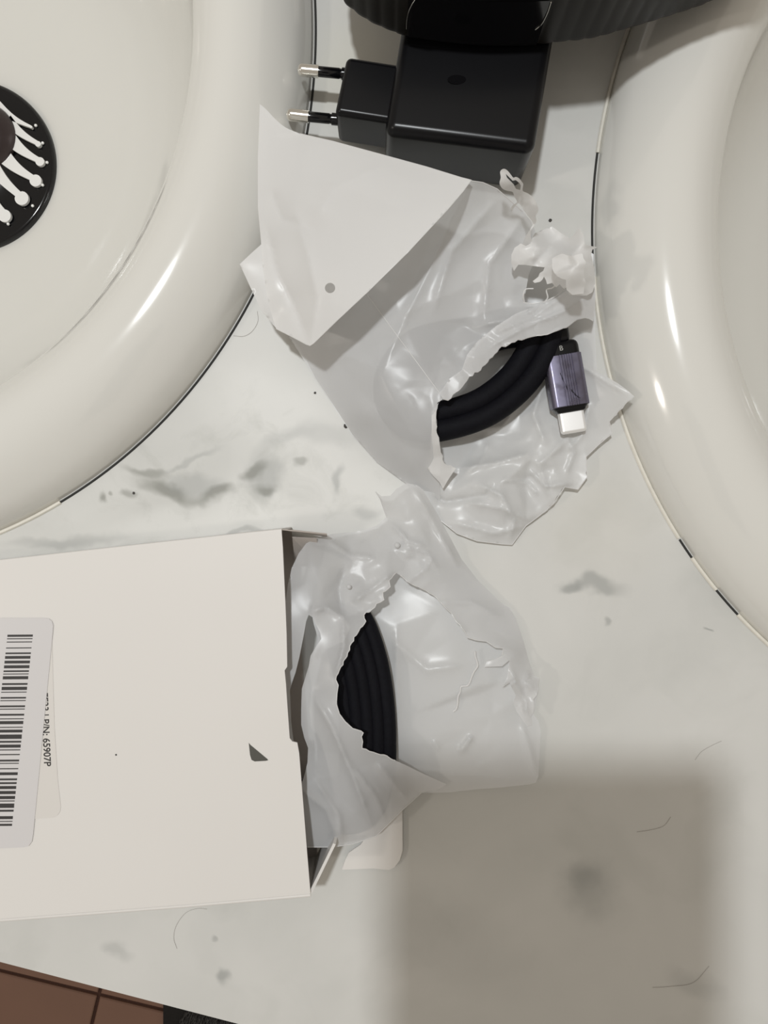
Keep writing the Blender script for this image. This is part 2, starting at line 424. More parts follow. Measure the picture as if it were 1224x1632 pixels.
def make_sink(sk, label, gaps):
    t = thing('sink', P(sk[0], sk[1], 0), label, 'sink')
    n = 220; V = []; Fc = []
    prof = [tuple(p) for p in catmull(PROF, 3)]
    prof += [(150, -94)]
    for s, z in prof:
        for i in range(n): V.append(sink_pt(sk, 2 * math.pi * i / n, s, z))
    for j in range(len(prof) - 1):
        for i in range(n):
            i2 = (i + 1) % n
            Fc.append((j * n + i, j * n + i2, (j + 1) * n + i2, (j + 1) * n + i))
    # closing disc under the drain
    V.append(sink_pt(sk, 0, 174, -95)); c = len(V) - 1; j = len(prof) - 1
    for i in range(n): Fc.append((j * n + i, j * n + (i + 1) % n, c))
    mesh('basin', V, Fc, M_ceram, t, smooth=True)
    # sealant bead with broken lengths
    for a0, a1, kind in gaps:
        m = max(6, int(abs(a1 - a0) / 1.2)); pts = []
        for i in range(m + 1):
            th = math.radians(a0 + (a1 - a0) * i / m); pts.append(sink_pt(sk, th, -.7, .25 if kind else .05))
        tube('sealant' if kind else 'open_joint_or_shade', pts, .0007 if kind else .0004, M_caulk if kind else M_gap, t, seg=6)
    return t
# angles are world degrees, counter-clockwise from +x
s_right = make_sink(SINKS[1], 'white oval ceramic sink along the right edge, its basin mostly out of view', [
    (140, 152.5, 1), (153, 154.4, 0), (154.6, 169, 1), (169, 183, 0), (183, 214, 1), (214.2, 216.6, 0), (216.6, 221, 1), (221, 224.6, 0), (224.6, 240, 1), (240, 500, 1)])
s_left = make_sink(SINKS[0], 'white oval ceramic sink at upper left with a dark slotted drain strainer', [
    (-90, -62, 1), (-62, -28, 0), (-28, 20, 0), (20, 270, 1)])  # upper dark stretch stands in for the shade along the sink edge

# strainer in the left sink
SZ = -0.0905
st = bpy.data.objects.new('drain_strainer', None); COL.objects.link(st); st.location = P(-48, 264, SZ); st.parent = s_left
st.matrix_parent_inverse = Matrix.Translation(s_left.location).inverted()
st['label'] = 'black drain strainer with bright fingers radiating from a domed centre'
kz = (D - SZ) / F; cS = P(-48, 264, SZ); RS = 137 * kz
V = []; Fc = []; n = 96
for r, z in [(1.0, -2), (1.0, 0), (.985, 1.2), (.95, 1.6), (.80, .8), (.6, .6), (.4, 2.5), (.3, 4)]:
    for i in range(n):
        a = 2 * math.pi * i / n; V.append(cS + Vector((math.cos(a) * r * RS, math.sin(a) * r * RS, z * .001)))
for j in range(7):
    for i in range(n): Fc.append((j * n + i, j * n + (i + 1) % n, (j + 1) * n + (i + 1) % n, (j + 1) * n + i))
Fc.append(tuple(7 * n + i for i in range(n)))
mesh('strainer_plate', V, Fc, M_blackg, st, smooth=True)
# dome
V = []; Fc = []; dc = P(-34, 212, SZ + .006); rd = 54 * kz; m = 40
for j in range(9):
    b_ = j / 8 * math.pi / 2
    for i in range(m):
        a = 2 * math.pi * i / m; V.append(dc + Vector((math.cos(a) * rd * math.cos(b_), math.sin(a) * rd * math.cos(b_), .008 * math.sin(b_) - .004)))
for j in range(8):
    for i in range(m): Fc.append((j * m + i, j * m + (i + 1) % m, (j + 1) * m + (i + 1) % m, (j + 1) * m + i))
M_dome = pmat('brown_tinted_metal', (.06, .045, .045), .25, metal=.6, noise=(80, .2))
mesh('dome', V, Fc, M_dome, st, smooth=True)
fing = [((-20, 300), (10, 346), 9, 6, 10), ((-12, 262), (37, 318), 10, 5.5, 11), ((6, 248), (59, 290), 11, 5, 9.5), ((17, 222), (66, 260), 10, 4.5, 7), ((14, 194), (63, 232), 8, 3.5, 4.5),
        ((-2, 172), (52, 205), 8, 2.0, 2.0), ((-60, 320), (-24, 372), 9, 6, 10), ((-95, 330), (-75, 385), 9, 6, 10), ((-120, 300), (-130, 360), 9, 6, 10)]
M_fing = pmat('bright_strainer_finger', (.93, .93, .92), .22, metal=.15, noise=(200, .02))
for a, b_, w0, w1, w2 in fing:
    a = np.array(a, float); b_ = np.array(b_, float); d = b_ - a; Ln = np.linalg.norm(d); d /= Ln; nr = np.array([-d[1], d[0]])
    L1 = []; L2 = []
    for i in range(15):
        t = i / 14; s = t * (Ln - w2 * .8)
        w = w0 * 1.15 * (1 - t) ** 1.3 + w1 * (1 - (1 - t) ** 1.3)
        c = a + d * s + nr * 3 * math.sin(t * math.pi)
        L1.append(c + nr * w); L2.append(c - nr * w)
    arc = [b_ + w2 * (nr * math.cos(p) + d * math.sin(p)) for p in np.linspace(2.2 - math.pi / 2 - .25, -.9 + math.pi / 2 + .25 + math.pi / 2, 9)]
    arc = [b_ + w2 * (nr * math.cos(p) + d * math.sin(p)) for p in np.linspace(-.75, math.pi + .75, 14)]
    poly = L1 + arc + L2[::-1]
    base = [P(q[0], q[1], SZ + .0016) for q in poly]
    prism('finger', base, .0016, M_fing, st)

for x, y in ((57, 200), (68, 228), (75, 259), (68, 295), (52, 328), (13, 357)):
    bm = bmesh.new(); bmesh.ops.create_icosphere(bm, subdivisions=2, radius=.0007); bmesh.ops.translate(bm, verts=bm.verts, vec=P(x, y, SZ + .0022))
    frombm('bead', bm, M_fing, st, True)
# ------------------------------------------------------------------ countertop with two cut-outs
e0 = P(0, 1533, 0); ed = (P(265, 1602, 0) - e0).normalized(); en = Vector((-ed.y, ed.x, 0))
def slabpt(u, v):
    q = e0 + ed * u + en * v; return (q.x, q.y)
outl = [slabpt(-.34, 0), slabpt(.66, 0), slabpt(.66, .60), slabpt(-.34, .60)]
holes = []
for sk in SINKS:
    holes.append([tuple(sink_pt(sk, 2 * math.pi * i / 96, 8, 0))[:2] for i in range(96)])
Vp, Tp = triangulate([(p[0] * 1000, p[1] * 1000) for p in outl], [[(p[0] * 1000, p[1] * 1000) for p in h] for h in holes], 25, 3)
bm = bmesh.new()
vv = [bm.verts.new((p[0] / 1000, p[1] / 1000, 0)) for p in Vp]
for f in Tp: bm.faces.new([vv[i] for i in f])
bmesh.ops.recalc_face_normals(bm, faces=bm.faces)
if bm.faces[:][0].normal.z < 0: bmesh.ops.reverse_faces(bm, faces=bm.faces)
ext = bmesh.ops.extrude_face_region(bm, geom=bm.faces[:], use_keep_orig=True)
for v in [g_ for g_ in ext['geom'] if isinstance(g_, bmesh.types.BMVert)]: v.co.z = -.024
bmesh.ops.recalc_face_normals(bm, faces=bm.faces)
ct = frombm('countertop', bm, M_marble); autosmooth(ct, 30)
tag(ct, 'white marble countertop with grey veins holding both sinks', 'countertop')

# cabinet that carries the slab (out of view, below it)
cab = thing('vanity_cabinet', (0, 0, floor_z), 'plain vanity cabinet under the marble countertop', 'cabinet')
def cabpt(u, v, z): q = e0 + ed * u + en * v; return Vector((q.x, q.y, z))
def cabpanel(name, u0, v0, u1, v1):
    prism(name, [cabpt(u0, v0, floor_z), cabpt(u1, v0, floor_z), cabpt(u1, v1, floor_z), cabpt(u0, v1, floor_z)], .825, M_wood, cab, bevel=.001, segs=1)
cabpanel('front_panel', -.32, .055, .64, .073); cabpanel('side_panel', -.32, .074, -.302, .58); cabpanel('side_panel', .622, .074, .64, .58)

# ------------------------------------------------------------------ mat on the floor
M_mat = pmat('black_mat_border', (.012, .011, .010), .9, noise=(300, .4))
mat_ = thing('floor_mat', P(330, 1640, floor_z), 'dark floor mat with black border and grey looped pile below the counter edge', 'mat')
q0 = P(262, 1560, floor_z); q1 = P(262, 1760, floor_z)
prism('border', [P(262, 1560, floor_z), P(262, 1760, floor_z), P(800, 1880, floor_z), P(800, 1680, floor_z)], .006, M_mat, mat_)
M_loop = pmat('grey_loops', (.17, .165, .16), .95, noise=(500, .6))
bm = bmesh.new(); rs = random.Random(4)
for i in range(70):
    for j in range(42):
        px = 280 + i * 2.6 + rs.uniform(-.8, .8) ; py = 1600 + j * 3.4 + rs.uniform(-1, 1)
        if px < 296 - (py - 1612) * .6: continue
        c = P(px, py, floor_z + .006); h = rs.uniform(.004, .010); r = .0011
        vs = [bm.verts.new(c + Vector((math.cos(a) * r, math.sin(a) * r * 2.2, 0))) for a in (0, 2.1, 4.2)]
        tp = bm.verts.new(c + Vector((rs.uniform(-.002, .002), rs.uniform(-.002, .002), h)))
        for k in range(3): bm.faces.new((vs[k], vs[(k + 1) % 3], tp))
tag(frombm('pile', bm, M_loop, mat_), kind='stuff')

# ------------------------------------------------------------------ wall charger
CH = 0.0275
o_ = P(612, 208, CH); u_ = Vector((math.cos(math.radians(-8.9)), math.sin(math.radians(-8.9)), 0)); v_ = Vector((-u_.y, u_.x, 0)); v_ = Vector((math.sin(math.radians(9.6)), math.cos(math.radians(9.6)), 0))
chg = thing('wall_charger', (o_ + u_ * .022 + v_ * .03) * 1.0, 'black wall charger lying on its side, two round pins pointing left', 'charger')
chg.location.z = 0
def cpt(a, b_, z): q = o_ + u_ * a + v_ * b_; return Vector((q.x, q.y, z))
bw = .0458
def cz_top(a): return CH - .0006 + .060 * a      # it lies rolled a few degrees, right side up
prism('body', [cpt(0, 0, .0004), cpt(bw, 0, .0012), cpt(bw, .072, .0012), cpt(0, .072, .0004)], 0, M_black, chg, bevel=.0032, segs=8,
      top=[cpt(0, 0, cz_top(0)), cpt(bw, 0, cz_top(bw)), cpt(bw, .072, cz_top(bw)), cpt(0, .072, cz_top(0))])
# small oval recess and scuffs on the top face
rc = P(728, 127, cz_top(.0215))
V = [rc + Vector((math.cos(a) * .0028, math.sin(a) * .0014, .00003)) for a in np.linspace(0, 2 * math.pi, 20, endpoint=False)]
prism('emblem', V, .00008, M_blackg, chg)
blk = P(533, 180, .023); u2 = u_; v2 = Vector((math.sin(math.radians(12)), math.cos(math.radians(12)), 0))
def bpt(a, b_, z): q = blk + u2 * a + v2 * b_; return Vector((q.x, q.y, z))
prism('plug_block', [bpt(0, 0, .0045), bpt(.0178, 0, .0045), bpt(.0205, .0182, .0045), bpt(0, .0182, .0045)], .0185, M_black, chg, bevel=.0018, segs=6)
for (bx, by, mx, my, tx, ty) in ((550, 118, 508, 114, 474, 111), (534, 190, 492, 186, 456, 182)):
    pz = .0137
    a, m_, t_ = P(bx, by, pz), P(mx, my, pz), P(tx, ty, pz)
    ax = (m_ - a)
    pin = tube('pin', [a - ax * .2, a + ax * .12, a + ax * .14, a + ax * .2, a + ax * .22, m_], .00155, M_blackg, chg, seg=20, rfun=lambda t: .00185 if t < .3 else (.00145 if .3 < t < .75 else .0016))
    L = (t_ - m_); ns = 14
    tube('metal_tip', [m_ + L * (i / ns) for i in range(ns + 1)], .0019, M_nickel, pin, seg=20, rfun=lambda t: .00192 * math.sqrt(max(.05, 1 - max(0, (t - .8) / .2) ** 2)))

# ------------------------------------------------------------------ ribbed dark container standing above the charger
cz = CH + .0026
ring_px = [(545, 0), (562, 18), (590, 37), (625, 52), (645, 58), (750, 71), (850, 72), (895, 68), (945, 62), (1000, 47), (1060, 29), (1130, 5), (1200, -35), (1255, -120), (1262, -220), (1210, -330), (1090, -410), (900, -440), (720, -410), (600, -330), (545, -220), (527, -110), (530, -45)]
ring = [P(p[0], p[1], cz) for p in catmull(ring_px, 14, True)]
cen = sum(ring, Vector()) / len(ring)
# resample evenly
def resample(pts, n):
    P_ = np.array([tuple(p) for p in pts] + [tuple(pts[0])]); d = np.r_[0, np.cumsum(np.linalg.norm(np.diff(P_, axis=0), axis=1))]
    t = np.linspace(0, d[-1], n, endpoint=False)
    return [Vector((np.interp(a, d, P_[:, 0]), np.interp(a, d, P_[:, 1]), np.interp(a, d, P_[:, 2]))) for a in t]
n = 640; ring = resample(ring, n)
cup = thing('ribbed_container', (cen.x, cen.y, cz), 'dark brown ribbed container at the top edge, standing over the charger', 'container')
V = []; Fc = []
def inpanel(p):
    px = p.x / ((D - cz) / F) + 612; return 650 < px < 856 and p.y < cen.y
prof = [(0, .988), (.0006, .997), (.002, 1.0), (.010, 1.002), (.0205, 1.004), (.0215, 1.003), (.0215, .97), (.0205, .965), (.004, .955)]
for z, k in prof:
    for i, p in enumerate(ring):
        rib = 0.0003 * (abs(math.sin(i * math.pi / 8.0)) - .6) if not inpanel(p) and k > .98 else 0.0
        d = (p - cen); d.z = 0; q = cen + d * k + d.normalized() * rib
        V.append(Vector((q.x, q.y, cz + z)))
for j in range(len(prof) - 1):
    for i in range(n): Fc.append((j * n + i, j * n + (i + 1) % n, (j + 1) * n + (i + 1) % n, (j + 1) * n + i))
Fc.append(tuple((len(prof) - 1) * n + i for i in range(n)))
Fc.append(tuple(range(n))[::-1])
o = mesh('ribbed_wall', V, Fc, M_rib, cup); autosmooth(o, 45)
pan = [p for p in ring if inpanel(p)]
pan.sort(key=lambda p: p.x)
V = []; Fc = []; m = len(pan)
for z in (.0008, .0205):
    for p in pan:
        d = (p - cen); d.z = 0; q = cen + d * (1.0 if z < .01 else 1.004) + d.normalized() * .0006; V.append(Vector((q.x, q.y, cz + z)))
for i in range(m - 1): Fc.append((i, i + 1, m + i + 1, m + i))
mesh('smooth_panel', V, Fc, M_blackg, cup, smooth=True)
def onwall(p, z):
    d = (p - cen); d.z = 0; q = cen + d * (1 + .004 * z / .0205) + d.normalized() * .0008; return Vector((q.x, q.y, cz + z))
def panat(px, z):
    return tuple(onwall(min(pan, key=lambda p: abs(p.x / ((D - cz) / F) + 612 - px)), z))
L_ = catmull([panat(652, .0045), panat(651, .008), panat(655, .013), panat(663, .0185), panat(674, .0203)], 6)
R_ = catmull([panat(845, .0085), panat(850, .0110), panat(853, .016), panat(853, .0203)], 6)
tube('silver_arc', L_, .00014, M_nickel, cup, seg=8); tube('silver_arc', R_, .00016, M_nickel, cup, seg=8)  # thin silver arcs at both ends of the smooth panel

# ------------------------------------------------------------------ cardboard box
BH = .025; th = .0005
box = thing('cardboard_box', P(180, 1160, 0), 'flat white card box lying open to the right, bag and cable spilling out', 'box')
TR = (449, 845); BR = (495, 1423); TL = (-330, 932); BL = (-330, 1488)
top_px = [TL, (-100, 906), (200, 872.5), (395, 851), (437, 846), TR, (451, 872), (455, 960), (457, 1010), (458, 1062), (454, 1068), (456, 1090), (459, 1135), (462, 1176), (466, 1181), (474, 1183), (477, 1200), (482, 1262), (489, 1350), BR, (300, 1440), (0, 1463), BL]
base = [P(x, y, BH - th) for x, y in top_px]
tp = prism('top_panel', base, th, M_card, box)
# rest of the carton under the same footprint
def w(px, py, z): q = P(px, py, BH); return Vector((q.x, q.y, z))
def wall(name, a, b_, z0, z1, t=.0005, mat=M_card, par=box):
    d = (b_ - a); nrm = Vector((-d.y, d.x, 0)).normalized() * t
    return prism(name, [Vector((*a[:2], z0)), Vector((*b_[:2], z0)), Vector(((b_ + nrm).x, (b_ + nrm).y, z0)), Vector(((a + nrm).x, (a + nrm).y, z0))], z1 - z0, mat, par)
wall('side_panel', w(*TL, 0), w(*TR, 0), .0003, BH - .0006)
wall('side_panel', w(*BR, 0), w(*BL, 0), .0003, BH - .0006)
wall('end_panel', w(*BL, 0), w(*TL, 0), .0003, BH - .0006)
prism('bottom_panel', [w(*TL, .0003), w(*TR, .0003), w(*BR, .0003), w(*BL, .0003)], th, M_cardin, box)
# folded edge of the lower side
tube('folded_edge', [P(x, y + 1, BH - .0012) for x, y in ((495, 1425), (300, 1442), (0, 1465), (-330, 1490))], .0006, M_card, box, seg=8)
tube('folded_edge', [P(x, y, BH - .0006) for x, y in (TR, (395, 850.5), (200, 872), (-100, 905.5), TL)], .0005, M_card, box, seg=8)
# small side flaps standing out from the open end
def flap(name, a, b_, c, d, mat, t=.0004):
    a, b_, c, d = map(Vector, (a, b_, c, d)); nr = (b_ - a).cross(d - a).normalized() * t
    bm = bmesh.new(); v = [bm.verts.new(q) for q in (a, b_, c, d, a + nr, b_ + nr, c + nr, d + nr)]
    for f in ((0, 1, 2, 3), (7, 6, 5, 4), (0, 4, 5, 1), (1, 5, 6, 2), (2, 6, 7, 3), (3, 7, 4, 0)): bm.faces.new([v[i] for i in f])
    bmesh.ops.recalc_face_normals(bm, faces=bm.faces)
    return frombm(name, bm, mat, box)
flap('side_flap', P(497, 1424, BH - .001), P(535, 1346, BH - .006), P(545, 1300, .001), P(507, 1366, .001), M_card, .0009)
flap('side_flap', P(450, 845, BH - .0006), P(521, 852, BH - .008), P(521, 856, .006), P(466, 846, .001), M_cardin)
flap('inner_flap', P(466, 857, .016), P(505, 859, .013), P(508, 900, .004), P(470, 900, .004), M_cardin)
tk = [(505, 1200), (641, 1200), (641.5, 1355), (637, 1370), (629, 1381), (620, 1385.5), (595, 1383), (545, 1385), (551, 1368), (556, 1358), (575, 1345), (585, 1330), (510, 1330)]
prism('tuck_flap', [P(x, y, .0012 + .00001 * max(0, x - 590)) for x, y in tk], .0005, M_card, box)
# printed mark and stickers
def decal(name, pts, z, h, mat, parent=box): return prism(name, [P(x, y, z) for x, y in pts], h, mat, parent)
decal('printed_mark', [(396.5, 1184), (399, 1187), (426, 1209.5), (427.5, 1211.5), (424, 1212.5), (406, 1213.5), (401, 1211), (398.5, 1203)], BH + .00002, .00006, M_mark)
decal('printed_dot', [(183.5, 1202), (186, 1201.5), (186.5, 1204), (184, 1204.5)], BH + .00002, .00005, M_ink)
s2 = decal('sticker', catmull([(-60, 1005), (40, 1004), (82, 1004), (83.5, 1010), (85, 1060), (87, 1160), (92, 1240), (97, 1288), (94, 1298), (86, 1303), (40, 1306), (-60, 1312)], 5, True) if False else
    [(-60, 1002), (80, 1002), (83, 1006), (84, 1060), (87, 1160), (92, 1240), (97, 1286), (96, 1293), (92, 1299), (84, 1303), (40, 1306), (-60, 1312)], BH + .00003, .00010, M_stick2)
s2['label'] = 'lower sticker, mostly covered, with one line of part number print'
s1 = decal('sticker', [(-80, 985), (70, 985), (78, 986), (83, 990), (85, 997), (84, 1010), (53, 1330), (51, 1341), (46, 1348), (38, 1350), (-80, 1356)], BH + .00018, .00012, M_stick)
s1['label'] = 'upper sticker with a printed barcode'
def text(name, body, loc, size, rotz, mat, parent, zs=.00004, shear=0, align='LEFT', xs=1, bold=0):
    cu = bpy.data.curves.new(name, 'FONT'); cu.body = body; cu.size = size; cu.align_x = align; cu.extrude = zs; cu.offset = bold
    to = bpy.data.objects.new(name + '_src', cu); COL.objects.link(to)
    bpy.context.view_layer.update()
    me = bpy.data.meshes.new_from_object(to.evaluated_get(bpy.context.evaluated_depsgraph_get()))
    bpy.data.objects.remove(to); bpy.data.curves.remove(cu)
    me.transform(Matrix.Diagonal((xs, 1, 1, 1)))
    me.transform(Matrix.Translation(loc) @ Matrix.Rotation(rotz, 4, 'Z'))
    me.materials.clear()
    return link(name, me, mat, parent)
kb = (D - BH) / F
# text reads downwards, tops of the letters to the right
text('lettering', 'EE33 | P/N: 65907P', P(65.5, 1104, BH + .00014), 15.5 * kb, math.radians(-90 + 2.5), M_ink, s2, zs=.00002, xs=.96, bold=.3 * kb)
bars = [(1013, 3.5), (1017.8, 1.5), (1023, 1.5), (1032.5, 1.6), (1041, 2.6), (1047.5, 4.5), (1055, 4.5), (1062.5, 4.8), (1069.5, 2.6), (1074, 1.4), (1080, 5), (1090, 3), (1097, 5.2), (1103, 1.4),
        (1112, 2.6), (1116.5, 1.4), (1125.5, 2.8), (1130, 1.5), (1139, 3), (1145.5, 1.5), (1151.5, 5), (1159, 1.5), (1165, 4.6), (1174, 7), (1182, 3), (1189, 5), (1195, 1.6), (1202.5, 1.8), (1212, 3),
        (1216.5, 1.4), (1225, 1.7), (1233, 4.5), (1242, 3), (1248, 3), (1255, 4.8), (1263, 5), (1271, 5), (1276.5, 1.5), (1284, 7), (1292, 3.2), (1303, 4.8), (1309, 1.4), (1314.5, 3.4)]
bm = bmesh.new()
for y, h in bars:
    t = (y - 1013) / 301; xr = 52.5 - 33 * t; xl = 12 - 33 * t
    lo = [bm.verts.new(P(x, yy, BH + .00030)) for x, yy in ((xl, y - h / 2 + .3), (xr, y - h / 2), (xr - .3, y + h / 2), (xl - .3, y + h / 2 + .3))]
    hi = [bm.verts.new(v.co + Vector((0, 0, .00003))) for v in lo]
    bm.faces.new(hi); bm.faces.new(lo[::-1])
    for k in range(4): bm.faces.new((lo[k], lo[(k + 1) % 4], hi[(k + 1) % 4], hi[k]))
bmesh.ops.recalc_face_normals(bm, faces=bm.faces)
frombm('barcode', bm, M_ink, s1)

# ------------------------------------------------------------------ cables
def path(pts, n=10, closed=False):
    return [P(q[0], q[1], q[2] * .001) for q in catmull(pts, n, closed)]
def offset(pts, off, dz):
    out = []; m = len(pts)
    for i, p in enumerate(pts):
        a = pts[max(0, i - 1)]; b_ = pts[min(m - 1, i + 1)]; t = (b_ - a).normalized(); s = Vector((t.y, -t.x, 0)).normalized()
        out.append(p + s * off + Vector((0, 0, dz)))
    return out
c1 = thing('charging_cable', P(720, 560, 0), 'black coiled cable with a purple-grey metal connector, in the upper torn bag', 'cable')
cp = path([(868, 520, 9), (855, 562, 9.5), (822, 610, 9.5), (770, 650, 9.5), (705, 671, 9.3), (658, 672, 8), (630, 640, 7.5), (630, 600, 7.5), (660, 560, 7.5), (700, 545, 7.5), (750, 538, 7.5), (805, 524, 7.5), (850, 522, 8)], 12)
tube('cable_strand', offset(cp, .0029, .0), .0037, M_rubber, c1)
tube('cable_strand', offset(cp, -.0029, .0006), .0037, M_rubber, c1)
tube('cable_strand', offset(cp, .0, -.0036), .0028, M_rubber, c1)
# connector
cz1 = .0095
A = P(889, 537, cz1); Bp = P(907, 690, cz1); ad = (P(919, 690, cz1) - P(893, 538, cz1)).normalized(); sd = Vector((ad.y, -ad.x, 0)); sd = -sd
kc = (D - cz1) / F
org = P(890, 545, cz1)     # top centre of the collar
def rbox(name, y0, y1, wpx, hmm, mat, parent, bev=.0012, zc=0, xo=0, segs=4, taper=1.0):
    pts = []
    for yy, ww in ((y0, wpx), (y1, wpx * taper)):
        for s in (-1, 1): pts.append(org + ad * yy * kc + sd * (s * ww / 2 + xo) * kc)
    b4 = [pts[0], pts[1], pts[3], pts[2]]
    z0 = cz1 + zc - hmm / 2
    return prism(name, [Vector((p.x, p.y, z0)) for p in b4], hmm, mat, parent, bevel=bev, segs=segs)
conn = bpy.data.objects.new('connector', None); COL.objects.link(conn); conn.location = org; conn.parent = c1
conn.matrix_parent_inverse = Matrix.Translation(c1.location).inverted()
rbox('strain_relief', -34, 4, 35, .0055, M_black, conn, bev=.0018)
rbox('collar', 0, 112, 57, .0066, M_black, conn, bev=.0022)
# anodised sleeve with fine grooves
m_sl, nt, b = nodemat('anodised_sleeve')
b.inputs['Base Color'].default_value = (.17, .16, .22, 1); b.inputs['Metallic'].default_value = .85; b.inputs['Roughness'].default_value = .32
n_ = nt.nodes.new('ShaderNodeTexNoise'); n_.inputs['Scale'].default_value = 260
tc_ = nt.nodes.new('ShaderNodeTexCoord'); nt.links.new(tc_.outputs['Object'], n_.inputs['Vector'])
mr_ = nt.nodes.new('ShaderNodeMapRange'); mr_.inputs[1].default_value = .3; mr_.inputs[2].default_value = .7; mr_.inputs[3].default_value = .22; mr_.inputs[4].default_value = .45
nt.links.new(n_.outputs['Fac'], mr_.inputs[0]); nt.links.new(mr_.outputs[0], b.inputs['Roughness'])
V = []; Fc = []; hw = 29.2; ns = 140; prof_ = []
for i in range(ns + 1):
    x = -hw + 2 * hw * i / ns
    z = 3.62 - 0.9 * max(0, (abs(x) - 21) / 8.2) ** 2 - .35 * (x / hw) ** 2
    if -9 < x < 13: z += .14 * (0.5 if int((x + 9) / 1.9) % 2 else -.5) * 2
    prof_.append((x, z))
prof_ = [(-hw, -2.0)] + prof_ + [(hw, -2.0)]
for yy in (23, 24, 104, 105):
    for x, z in prof_:
        k = .0 if yy in (24, 104) else -.25
        V.append(org + ad * yy * kc + sd * x * kc + Vector((0, 0, (z + k) * .001)))
m = len(prof_)
for j in range(3):
    for i in range(m - 1): Fc.append((j * m + i, (j + 1) * m + i, (j + 1) * m + i + 1, j * m + i + 1))
o = mesh('sleeve', V, Fc, m_sl, conn); autosmooth(o, 25)
# scratches and worn specks on the sleeve
M_chip = pmat('worn_bright_metal', (.75, .74, .78), .3, metal=1, noise=(100, .1))
M_scr = pmat('dark_scratch', (.02, .018, .03), .5, noise=(100, .3))
def chip(pts, mat, r): tube('scratch', [org + ad * y * kc + sd * x * kc + Vector((0, 0, z)) for x, y, z in pts], r, mat, conn, seg=5)
chip([(-10, 52, .0037), (-8, 62, .00365), (-5, 72, .00365), (-3, 80, .00365)], M_scr, .00012)
chip([(2, 80, .0036), (8, 90, .00365), (14, 96, .0035)], M_scr, .0002)
chip([(24, 56, .0030), (25.5, 66, .0029), (24, 73, .0030)], M_chip, .00016)
chip([(24.5, 86, .0030), (25.5, 92, .0029)], M_chip, .00018)
text('emblem', 'B', org + ad * 17 * kc + sd * -5 * kc + Vector((0, 0, .0034)), 11 * kc, math.radians(9.5), M_dot, conn)
rbox('plug_shell', 108, 147, 41, .0026, M_plug, conn, bev=.0010)
rbox('plug_base', 104, 114, 47, .0050, M_black, conn, bev=.001)
tube('lead', path([(845, 528, 8), (866, 516, 9), (880, 517, 9.5), (887, 530, 9.5)], 8), .0031, M_rubber, c1)

c2 = thing('charging_cable', P(540, 1130, 0), 'black coiled cable inside the lower torn bag at the box mouth', 'cable')
cp2 = path([(560, 984, 9), (574, 1012, 9), (589, 1062, 9.5), (598, 1120, 9.5), (601, 1180, 9.5), (598, 1240, 9), (578, 1292, 8), (525, 1300, 7), (440, 1300, 7), (340, 1280, 7), (250, 1220, 7.5), (230, 1120, 7.5)], 12)
for off, dz, rr in ((-.0036, -.0004, .0027), (-.0002, .0002, .0027), (.0032, .0006, .0027), (.0066, .0008, .0027), (.0096, .0002, .0027), (.0020, -.0042, .0027)):
    tube('cable_strand', offset(cp2, off, dz), rr, M_rubber, c2)

# ------------------------------------------------------------------ upper torn bag
b1 = thing('plastic_bag', P(730, 560, 0), 'upper torn frosted plastic bag, its top flap with a round hang hole folded back', 'bag')
back1 = [(440, 500), (500, 600), (530, 645), (562, 694), (600, 737), (640, 766), (680, 792), (703, 830), (728, 850), (760, 862), (800, 867), (816, 868)] + \
    torn([(838, 838), (862, 820), (882, 803), (900, 776), (921, 780), (936, 760), (934, 728), (955, 708), (976, 690), (971, 672), (986, 655), (1000, 640), (1011, 632)], 2.2, 6, 3) + \
    [(1000, 622), (985, 611), (951, 591), (949, 540), (948, 470), (946, 405), (915, 385), (850, 372), (800, 345), (700, 400), (560, 430)]
ctrl = [(440, 500, 6), (530, 645, 1), (562, 694, .8), (640, 766, .8), (703, 830, 1.5), (760, 862, 2), (816, 868, 1.5), (882, 803, 3), (936, 760, 4), (976, 690, 6), (1011, 632, 14), (1000, 615, 13), (951, 591, 8), (948, 500, 8), (946, 405, 10),
        (850, 372, 6), (700, 400, 3), (600, 500, 1.2), (700, 560, 1.2), (800, 560, 1.4), (720, 680, 1.6), (800, 660, 1.8), (860, 600, 2), (900, 560, 3.2), (905, 650, 4.0), (910, 700, 4), (860, 720, 5.5), (790, 720, 2), (760, 790, 5), (830, 800, 6), (730, 780, 5), (880, 755, 6), (650, 600, 1.2), (850, 480, 2)]
